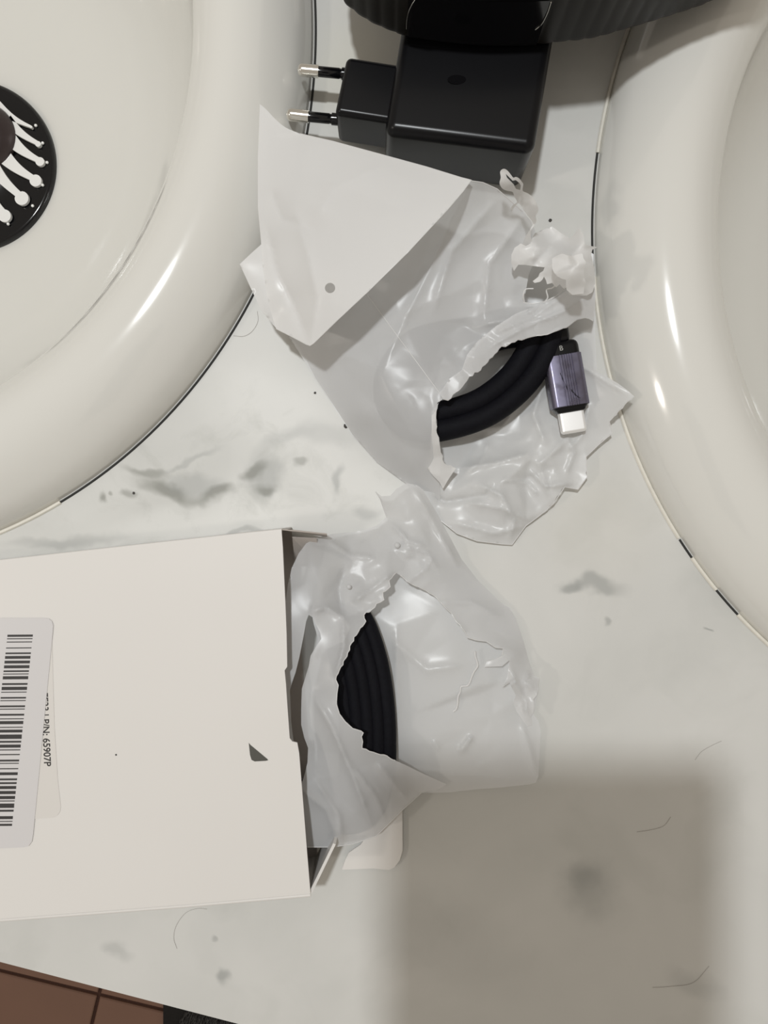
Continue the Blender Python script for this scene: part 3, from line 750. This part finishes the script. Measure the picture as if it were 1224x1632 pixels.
sheet('back_film', back1, ctrl, M_filmb, b1, step=3.6, seed=2, rims=[[(816, 868), (838, 838), (862, 820), (882, 803), (900, 776), (921, 780), (936, 760), (934, 728), (955, 708), (976, 690), (971, 672), (986, 655), (1000, 640), (1011, 632)], [(703, 830), (728, 850), (760, 862), (800, 867), (816, 868)]],
      crumple=[(46, 3.4, 840, 790, 75, 5), (28, 1.8, 900, 750, 55, 9), (60, 1.6, 800, 690, 80, 7), (18, .9, 860, 800, 60, 11), (50, 2.4, 740, 810, 45, 4)],
      creases=[([(760, 770), (800, 790), (820, 830), (812, 862)], 2.0, 4), ([(840, 745), (870, 775), (915, 770)], 2.2, 4), ([(860, 790), (840, 770), (800, 765)], 1.6, 3.5), ([(900, 690), (915, 720), (900, 760)], 1.6, 4), ([(780, 700), (770, 730), (740, 760)], 1.0, 4), ([(940, 640), (930, 690), (905, 720)], 1.5, 5), ([(728, 748), (790, 738), (850, 722)], 2.2, 7), ([(745, 800), (800, 810), (850, 830)], 1.8, 6), ([(870, 600), (850, 660), (870, 710)], 1.5, 6), ([(720, 832), (790, 850), (838, 838)], 1.5, 5),
               ([(690, 790), (710, 800), (775, 790), (790, 770)], -2, 5), ([(855, 565), (930, 585), (1005, 630)], 2.0, 8), ([(880, 805), (860, 740), (905, 700)], 1.6, 6), ([(715, 690), (800, 680), (850, 610)], 1.0, 5)])
T1a = torn([(938, 508), (926, 508), (897, 523), (872, 533), (842, 538), (815, 546), (795, 556), (780, 572), (766, 590), (748, 600), (740, 612), (732, 622), (714, 638), (706, 636)], 1.8, 5, 8)
front1 = [(750, 288), (770, 291), (792, 301), (812, 318), (832, 336), (846, 352), (856, 375), (853, 410), (842, 440), (838, 465), (834, 482), (848, 484), (868, 481), (886, 472), (904, 458), (925, 448), (946, 436), (949, 470), (948, 500), (945, 512)] + \
    torn([(938, 508), (926, 508), (897, 523), (872, 533), (842, 538), (815, 546), (795, 556), (780, 572), (766, 590), (748, 600), (740, 612), (732, 622), (714, 638), (706, 636)], 1.8, 5, 8) + \
    torn([(697, 642), (695, 665), (696, 690), (700, 712), (706, 735)], 1.2, 5, 9) + [(700, 760), (702, 800), (680, 791), (640, 765), (600, 736), (562, 693), (530, 643), (500, 598), (470, 552), (440, 505), (425, 480), (520, 400), (640, 330)]
ctrl = [(750, 288, 37), (792, 301, 33), (832, 336, 27), (856, 375, 20), (853, 410, 17), (838, 465, 17), (886, 472, 20), (946, 436, 19), (946, 500, 15), (897, 523, 19.5), (842, 538, 19), (795, 556, 18), (766, 590, 18), (732, 622, 18), (697, 642, 18.5),
        (696, 690, 17), (706, 735, 9), (702, 795, 2), (640, 765, 1.6), (600, 736, 1.6), (562, 693, 1.6), (530, 643, 1.8), (500, 598, 2), (470, 552, 3), (440, 505, 7), (425, 480, 9), (520, 400, 20), (640, 330, 26),
        (700, 340, 28), (640, 420, 20), (560, 520, 13), (600, 600, 16), (640, 660, 17), (660, 690, 16), (580, 660, 12), (650, 500, 18), (650, 580, 18), (750, 450, 18), (800, 380, 22), (820, 440, 18), (720, 560, 16.5), (620, 720, 8), (660, 740, 9)]
f1 = sheet('front_film', front1, ctrl, M_film, b1, step=3.8, seed=5, rims=[T1a, [(750, 288), (770, 291), (792, 301), (812, 318), (832, 336)], [(834, 482), (848, 484), (868, 481), (886, 472), (904, 458), (925, 448)]],
      crumple=[(90, 1.6, 720, 480, 150, 3), (30, 2.0, 800, 540, 50, 13), (22, 1.4, 900, 490, 45, 14), (60, 1.2, 590, 640, 90, 6), (16, .6, 720, 620, 40, 3)],
      creases=[([(790, 320), (720, 400), (690, 500)], 1.6, 12), ([(835, 345), (780, 420), (770, 520)], 1.4, 10), ([(760, 520), (830, 505), (905, 460)], 1.8, 6), ([(765, 545), (820, 520), (900, 500), (940, 480)], 1.4, 5), ([(750, 290), (720, 350), (690, 420), (640, 520), (605, 600)], 1.2, 10)])
rl = T1a + [(700, 628), (716, 604), (736, 590), (744, 566), (760, 545), (790, 520), (822, 500), (850, 489), (872, 484), (905, 462), (930, 452), (946, 440), (949, 470), (948, 500), (945, 512)]
sheet('rolled_lip', rl, [(706, 636, 19.6), (740, 612, 19.4), (780, 572, 19.2), (842, 538, 20.2), (897, 523, 20.8), (945, 510, 16.5), (700, 628, 19.5), (736, 590, 19.2), (790, 520, 19.5), (850, 489, 19.8), (905, 462, 21.5), (946, 440, 20.5), (760, 570, 20.0), (820, 525, 21.0), (880, 500, 22.2), (925, 480, 21.5)], M_film, b1, step=3, seed=9,
      crumple=[(26, .9, 800, 540, 60, 41), (18, .7, 760, 570, 60, 42), (30, 1.6, 900, 490, 60, 43)], creases=[([(770, 560), (830, 525), (900, 495), (940, 470)], 1.2, 4), ([(790, 530), (850, 505), (900, 470)], 1.0, 3.5)])
knot = torn([(880, 412), (896, 404), (914, 408), (928, 404), (934, 418), (930, 436), (934, 452), (930, 468), (912, 470), (903, 462), (902, 446), (888, 440), (880, 428)], 1.5, 7, 5)
sheet('torn_shred', knot, [(880, 412, 36), (914, 406, 41), (930, 436, 41), (930, 468, 35), (903, 462, 36), (885, 435, 37), (912, 435, 42)], M_filmw, b1, step=3, seed=9, crumple=[(18, 2.0, 905, 435, 60, 44)])
# bright torn lip left of the cable, curled upwards
lip = torn([(706, 634), (698, 645), (695, 668), (697, 692), (702, 715), (708, 738), (727, 746)], 1.5, 5, 4) + [(716, 762), (706, 779), (700, 768), (690, 758), (678, 742), (686, 715), (688, 685), (688, 655)]
sheet('torn_lip', lip, [(706, 634, 19.5), (695, 668, 20), (702, 715, 16), (727, 746, 10), (706, 779, 7), (672, 743, 8), (684, 715, 13), (688, 655, 18)], M_filmw, b1, step=3, seed=6, crumple=[(18, 1.4, 700, 720, 60, 3)])
# seam line welded across the front
from mathutils.bvhtree import BVHTree
bv = BVHTree.FromPolygons([v.co.copy() for v in f1.data.vertices], [tuple(p.vertices) for p in f1.data.polygons])
pts = []
for i in range(40):
    t = i / 39; q = P(583 + (709 - 583) * t, 467 + (638 - 467) * t, 0.0); cm = Vector((0, 0, D))
    hit = bv.ray_cast(cm, (q - cm).normalized())
    if hit[0]: pts.append(hit[0] + Vector((0, 0, .0001)))
tube('seam', pts, .00014, M_filmw, b1, seg=6)
# folded-back hanging flap: two layers of film
flap1 = catmull([(414, 166), (424, 174), (438, 189), (455, 203), (478, 213)], 4)
flap1 = [tuple(p) for p in flap1] + [(530, 225), (607, 246), (680, 266), (735, 283), (751, 287), (738, 305), (715, 332), (650, 402), (585, 466), (540, 508), (500, 547), (494, 551), (489, 550), (440, 524), (434, 505), (425, 470), (418, 420), (416, 385), (411, 330), (411, 250), (413, 200)]
ctrl = [(414, 166, 24), (438, 189, 25), (478, 213, 26), (530, 225, 28), (607, 246, 31), (680, 266, 35), (751, 287, 39), (715, 332, 41), (650, 402, 41), (585, 466, 38), (540, 508, 34), (494, 551, 27), (440, 520, 19), (425, 470, 22), (416, 385, 22), (411, 300, 24), (412, 220, 24),
        (480, 300, 29), (560, 330, 33), (640, 330, 38), (480, 400, 29), (520, 460, 33), (470, 480, 24), (460, 530, 22)]
hole = [(526 + 8.2 * math.cos(a), 459 + 8.2 * math.sin(a)) for a in np.linspace(0, 2 * math.pi, 20, endpoint=False)]
sheet('hanging_flap', flap1, ctrl, M_filmw, b1, holes=[hole], step=5, seed=7, rims=[[(478, 213), (530, 225), (607, 246), (680, 266), (735, 283), (751, 287), (738, 305), (715, 332), (650, 402), (585, 466), (540, 508), (500, 547), (494, 551), (440, 524)]], rim_r=.00013, crumple=[(90, 1.0, 480, 400, 140, 8)],
      creases=[([(470, 330), (490, 400), (505, 470), (495, 550)], 1.8, 12), ([(425, 360), (440, 430), (470, 490), (490, 545)], -1.6, 10), ([(500, 350), (530, 300), (620, 260)], 1.0, 20), ([(430, 300), (450, 350), (520, 370)], -1.2, 14)])
sheet('flap_under_layer', [(382, 421), (400, 404), (420, 386), (470, 400), (520, 430), (560, 470), (520, 505), (440, 523), (418, 497), (400, 460)],
      [(382, 421, 19), (418, 388, 19), (440, 522, 15), (418, 497, 17), (480, 440, 21), (520, 500, 23), (560, 470, 27)], M_filmw, b1, step=6, seed=8)
# curled shreds above the tear
str1 = [(797, 274), (800, 270), (804, 269), (809, 272), (814, 278), (818, 283), (822, 282), (827, 284), (832, 290), (834, 294), (833, 304), (841, 308), (850, 315), (856, 326), (858, 336), (854, 344), (855, 352), (851, 360), (846, 368), (846, 378), (850, 392), (840, 396), (833, 392), (836, 380), (842, 370), (848, 360), (849, 354), (842, 345), (834, 334), (827, 324), (820, 330), (816, 337), (814, 334), (816, 328), (824, 322), (820, 314), (817, 306), (808, 304), (800, 300), (796, 292), (798, 283)]
str1 = [tuple(p) for p in catmull(str1, 3, True)]
hl = [(806, 277), (812, 283), (817, 288), (822, 287), (828, 292), (830, 296), (829, 303), (822, 301), (819, 294), (813, 288), (808, 283)]
sheet('torn_strip', str1, [(800, 270, 47), (797, 290, 45), (808, 303, 41), (832, 290, 46), (833, 304, 41), (820, 310, 38), (857, 335, 40), (838, 340, 34), (815, 335, 30), (852, 358, 34), (845, 392, 26)], M_filmw, b1, holes=[hl], step=2.5, seed=3, crumple=[(15, 1.6, 820, 320, 200, 5)])
shred = [(852, 372), (866, 366), (880, 361), (895, 372), (908, 380), (914, 374), (924, 362), (930, 374), (932, 390), (941, 392), (952, 394), (944, 398), (942, 406), (947, 425), (949, 452), (944, 466), (935, 471), (918, 471)] + \
    torn([(908, 470), (905, 458), (898, 460), (892, 453), (886, 458), (880, 451), (872, 453), (867, 441), (861, 449), (852, 451), (849, 448), (858, 441), (868, 426)], 1.5, 5, 12) + \
    [(850, 424), (836, 422), (826, 422), (819, 432), (815, 420), (815, 406), (820, 395), (830, 388), (838, 392), (846, 388), (848, 380)]
sheet('torn_shred', shred, [(852, 372, 24), (880, 361, 22), (924, 362, 34), (952, 394, 30), (947, 440, 26), (935, 471, 25), (908, 470, 23), (886, 458, 26), (850, 450, 24), (868, 426, 29), (826, 422, 25), (815, 408, 27), (835, 388, 30), (890, 410, 31), (915, 430, 36), (900, 390, 26), (930, 420, 33)],
      M_filmw, b1, step=2.8, seed=4, crumple=[(30, 4.0, 895, 420, 50, 21), (16, 1.8, 920, 420, 40, 22), (20, 1.5, 835, 410, 30, 3)])
fib = [[(836, 483, 18), (834, 470, 20), (838, 461, 20), (850, 460, 20)], [(868, 481, 20), (873, 474, 21), (871, 462, 22), (880, 459, 24), (888, 452, 26)], [(846, 345, 34), (851, 340, 34), (853, 348, 33), (850, 352, 33)]]
for f in fib: tube('film_thread', path(f, 5), .00022, M_filmw, b1, seg=6)

# ------------------------------------------------------------------ lower torn bag
b2 = thing('plastic_bag', P(660, 1080, 0), 'lower torn frosted plastic bag coming out of the white box', 'bag')
back2 = [(505, 960), (560, 870), (640, 850), (700, 870), (760, 930), (806, 966), (822, 990), (842, 1056), (852, 1080), (856, 1110), (850, 1138)] + [(858, 1148), (862, 1165), (860, 1200), (858, 1238), (854, 1247), (845, 1250), (800, 1255), (760, 1258), (715, 1263), (670, 1264), (640, 1286), (600, 1318), (560, 1330), (500, 1335), (500, 1240), (503, 1140), (505, 1040)]
ctrl = [(505, 960, 3), (560, 870, 2), (700, 870, 1), (806, 966, 1), (842, 1056, 1.5), (852, 1130, 1.5), (862, 1165, 2.5), (858, 1238, 2), (760, 1256, 2), (670, 1264, 2.5), (600, 1318, 3), (500, 1320, 3), (505, 1100, 2), (640, 950, 2.2), (690, 960, 3.5), (640, 1040, 4), (640, 1150, 4), (700, 1100, 5), (720, 1020, 5), (760, 1150, 5), (800, 1100, 4), (810, 1210, 4), (700, 1210, 3.5), (620, 1220, 2.5), (580, 1100, 2.2)]
sheet('back_film', back2, ctrl, M_filmb, b2, step=4.2, seed=12, crumple=[(70, 1.6, 690, 1090, 120, 4), (40, 1.6, 810, 1120, 50, 8), (30, .8, 740, 1180, 50, 9)],
      creases=[([(625, 1020), (680, 1068), (740, 1060)], 1.4, 8), ([(632, 1000), (632, 1090), (636, 1200)], 1.2, 6), ([(830, 1150), (842, 1190), (857, 1240)], 1.4, 6), ([(690, 1180), (700, 1195)], 1.2, 4), ([(732, 1200), (745, 1182), (752, 1172)], 2.2, 4), ([(650, 1225), (740, 1235), (855, 1248)], 1.2, 7)])
inner = [(632, 912)]
T2a = torn([(535, 1083), (543, 1063), (553, 1046), (560, 1025), (568, 1012), (574, 1001), (583, 990), (580, 980), (592, 972), (600, 962), (612, 956), (610, 944), (622, 935), (620, 925), (631, 913)], 1.8, 4.5, 22)
T2b = torn([(638, 917), (655, 930), (672, 938), (690, 948), (706, 964), (722, 982), (740, 1006), (745, 1016)], 1.2, 6, 23)
T2c = torn([(630, 1212), (612, 1203), (595, 1199), (583, 1194), (577, 1193)], 1.2, 5, 21)
front2 = [(476, 1352), (490, 1350), (530, 1350), (562, 1345), (600, 1332), (640, 1292), (672, 1263), (700, 1258), (712, 1250), (690, 1240), (668, 1230), (648, 1220)] + \
    torn([(630, 1212), (612, 1203), (595, 1199), (583, 1194), (577, 1193)], 1.2, 5, 21) + [(577, 1188), (578, 1182), (576, 1174), (579, 1168), (575, 1165)] + [(562, 1161), (550, 1150), (541, 1138), (536, 1122), (537, 1105), (539, 1092)] + \
    torn([(535, 1083), (543, 1063), (553, 1046), (560, 1025), (568, 1012), (574, 1001), (583, 990), (580, 980), (592, 972), (600, 962), (612, 956), (610, 944), (622, 935), (620, 925), (631, 913)], 1.8, 4.5, 22) + \
    torn([(638, 917), (655, 930), (672, 938), (690, 948), (706, 964), (722, 982), (740, 1006), (745, 1016)], 1.2, 6, 23) + [(758, 1020), (775, 1022), (790, 1032), (802, 1033), (800, 1046), (788, 1052), (776, 1054), (772, 1063), (800, 1062), (812, 1052), (808, 1080), (800, 1096), (812, 1088), (822, 1108), (818, 1120), (824, 1135), (834, 1150), (840, 1158), (848, 1156)] + \
    torn([(846, 1142), (851, 1128), (850, 1115), (858, 1100), (860, 1080), (852, 1078), (848, 1068)], 1.5, 6, 24) + [(842, 1050), (834, 1020), (822, 985), (812, 968), (803, 964), (790, 952), (762, 925), (735, 890), (715, 852), (695, 815), (674, 780), (664, 773), (648, 770), (632, 779), (622, 790), (608, 791), (599, 784), (606, 795), (612, 812), (616, 824), (600, 838), (575, 846), (530, 851), (505, 857), (488, 866), (476, 882), (465, 905), (459, 930), (455, 960), (455, 1090), (455, 1352)]
gap = [(492, 980), (498, 984), (503, 994), (510, 1008), (512, 1018), (504, 1030), (495, 1045), (492, 1062), (487, 1078), (481, 1098), (480, 1130), (480, 1155), (485, 1176), (491, 1192), (490, 1215), (486, 1232), (481, 1248), (478, 1250), (470, 1200), (464, 1150), (462, 1100), (466, 1086), (471, 1072), (477, 1048), (483, 1018), (488, 990)]
ctrl = [(455, 1352, 16), (490, 1350, 15), (562, 1345, 12), (600, 1332, 12), (640, 1292, 11), (672, 1263, 6), (712, 1250, 5), (668, 1230, 11), (630, 1212, 16), (595, 1199, 19), (577, 1168, 22), (545, 1145, 22), (536, 1115, 22), (539, 1083, 21), (560, 1025, 19), (583, 985, 16), (612, 950, 14), (631, 913, 10), (690, 948, 8), (722, 982, 8), (745, 1016, 9),
        (790, 1032, 9), (776, 1060, 9), (812, 1052, 9), (820, 1115, 8), (840, 1155, 8), (858, 1090, 8), (842, 1050, 2.5), (812, 968, 2), (762, 925, 2), (735, 890, 2.5), (700, 825, 2.5), (664, 773, 5), (648, 770, 6), (599, 784, 9), (616, 824, 4), (575, 846, 3), (530, 851, 8), (488, 866, 13), (465, 905, 16), (459, 960, 17), (460, 1080, 18), (458, 1200, 19), (470, 1280, 18),
        (500, 1100, 18), (500, 1200, 18), (540, 1200, 20), (520, 1280, 16), (580, 1260, 17), (620, 1240, 15), (560, 930, 12), (545, 975, 14), (520, 900, 13), (600, 880, 8), (650, 890, 8), (700, 900, 7), (760, 980, 7), (800, 1010, 6), (650, 820, 7), (500, 970, 17), (530, 1050, 20), (600, 1300, 14)]
sheet('front_film', front2, ctrl, M_film, b2, holes=[gap], step=3.6, seed=15, rims=[T2a, T2b, [(672, 1258), (668, 1230), (648, 1220)] and T2c, [(577, 1193), (577, 1188), (578, 1182), (576, 1174), (579, 1168), (575, 1165), (562, 1161), (550, 1150), (541, 1138), (536, 1122), (537, 1105), (539, 1092), (535, 1083)], [(490, 1350), (530, 1350), (562, 1345), (600, 1332), (640, 1292), (672, 1263)], [(599, 784), (606, 795), (612, 812), (616, 824)], [(745, 1016), (758, 1020), (775, 1022), (790, 1032), (802, 1033), (800, 1046), (788, 1052), (776, 1054)]],
      crumple=[(26, 3.0, 810, 1080, 45, 31), (60, 2.4, 700, 900, 80, 32), (45, 2.0, 560, 900, 60, 33), (20, 1.3, 640, 880, 50, 34), (70, 2.6, 540, 1230, 70, 35), (24, 1.2, 590, 960, 40, 36), (16, 1.2, 820, 1110, 35, 37), (36, 1.4, 600, 1250, 45, 38)],
      creases=[([(780, 1075), (800, 1095), (825, 1085)], 2.2, 4), ([(812, 1060), (822, 1090), (838, 1120), (840, 1150)], 2.2, 4), ([(845, 1070), (835, 1085), (850, 1100)], 1.8, 3), ([(600, 890), (560, 885), (520, 860)], 1.4, 5), ([(560, 1220), (600, 1270), (615, 1310)], 1.6, 6), ([(500, 1240), (540, 1300), (545, 1345)], 1.4, 8), ([(690, 960), (750, 960), (800, 985)], 1.6, 8), ([(640, 870), (680, 880), (700, 910)], 1.4, 4), ([(498, 1105), (530, 1160), (560, 1230), (598, 1330)], 2.6, 8), ([(550, 900), (540, 940), (546, 985)], -1.8, 8), ([(560, 960), (590, 940), (630, 910)], 2.4, 6), ([(546, 975), (548, 1030), (535, 1080)], 2.2, 6), ([(620, 830), (650, 862), (680, 872)], 2, 5), ([(660, 778), (700, 850), (730, 905)], 1.6, 6),
               ([(680, 960), (745, 1010)], 2, 7), ([(600, 1215), (630, 1250), (650, 1275)], 1.6, 7), ([(470, 1250), (520, 1290), (540, 1340)], 1.8, 12), ([(640, 935), (680, 905), (688, 890)], 1.2, 5), ([(495, 975), (520, 968), (548, 985)], 2, 6)])
tube('torn_edge', path([(x, y, 6.6) for x, y in torn([(757, 1038), (761, 1062), (752, 1078), (746, 1092), (735, 1094), (730, 1110), (727, 1130), (722, 1134)], 1.2, 8, 6)], 3), .00035, M_filmw, b2, seg=8)
sheet('inner_film', [(496, 974), (548, 984), (558, 1000), (548, 1022), (522, 1034), (506, 1052), (499, 1045), (507, 1018), (500, 995)], [(496, 974, 14), (558, 1000, 14.5), (505, 1050, 14), (525, 1000, 15.5)], M_filmb, b2, step=5, seed=8, crumple=[(20, .6, 520, 1010, 60, 3)])
# small moulded beads of melted film
for (x, y, z, r) in ((633, 869, 10, 1.0), (645, 916, 9, .6), (556, 935, 15, .8)):
    bm = bmesh.new(); bmesh.ops.create_uvsphere(bm, u_segments=16, v_segments=10, radius=r * .001)
    bmesh.ops.translate(bm, verts=bm.verts, vec=P(x, y, z * .001)); frombm('film_bubble', bm, M_film, b2, True)

# ------------------------------------------------------------------ hairs and crumbs on the stone
M_hair = pmat('hair', (.27, .24, .21), .5, noise=(100, .2))
hairs = [([(282, 1512), (277, 1495), (281, 1475), (296, 1455), (315, 1448), (330, 1449)], 'thin curved hair on the marble just below the box'),
         ([(1108, 1211), (1118, 1198), (1135, 1188), (1150, 1181)], 'thin hair on the marble near the right edge, above the shadow'),
         ([(1015, 1326), (1040, 1322), (1058, 1316), (1069, 1302)], 'thin kinked hair on the marble inside the broad shadow'),
         ([(1040, 1574), (1070, 1572), (1105, 1566), (1130, 1540)], 'thin hair on the marble near the lower right corner'),
         ([(372, 535), (388, 536), (402, 528), (411, 512), (410, 496)], 'fine hair beside the left sink, under the bag flap corner')]
for h, lb in hairs:
    tag(tube('hair', path([(x, y, .12) for x, y in h], 6), .00004, M_hair, None, seg=5), lb, 'hair')
M_crumb = pmat('crumb', (.05, .045, .04), .6, noise=(100, .3))
for x, y, r, lb in ((877, 351, .6, 'dark crumb on the marble right of the charger corner'), (502, 626, .45, 'tiny dark crumb on the marble right of the left sink'), (213, 786, .5, 'tiny dark crumb on the marble above the box'), (551, 679, .8, 'dark crumb at the left edge of the upper bag')):
    bm = bmesh.new(); bmesh.ops.create_icosphere(bm, subdivisions=2, radius=r * .001)
    rs = random.Random(int(x))
    for v in bm.verts: v.co *= rs.uniform(.7, 1.1); v.co.z *= .5
    bmesh.ops.translate(bm, verts=bm.verts, vec=P(x, y, r * .0004)); tag(frombm('crumb', bm, M_crumb, None, True), lb, 'crumb')

# ------------------------------------------------------------------ the phone the picture is taken with (casts the broad soft shadow)
ph = thing('smartphone', (.003, -.08, .262), 'black smartphone held flat above the counter, behind the viewpoint', 'phone')
prism('phone_body', [Vector((x, y, .2585)) for x, y in ((-.038, -.168), (.044, -.168), (.044, -.006), (-.038, -.006))], .008, M_black, ph, bevel=.003, segs=4)
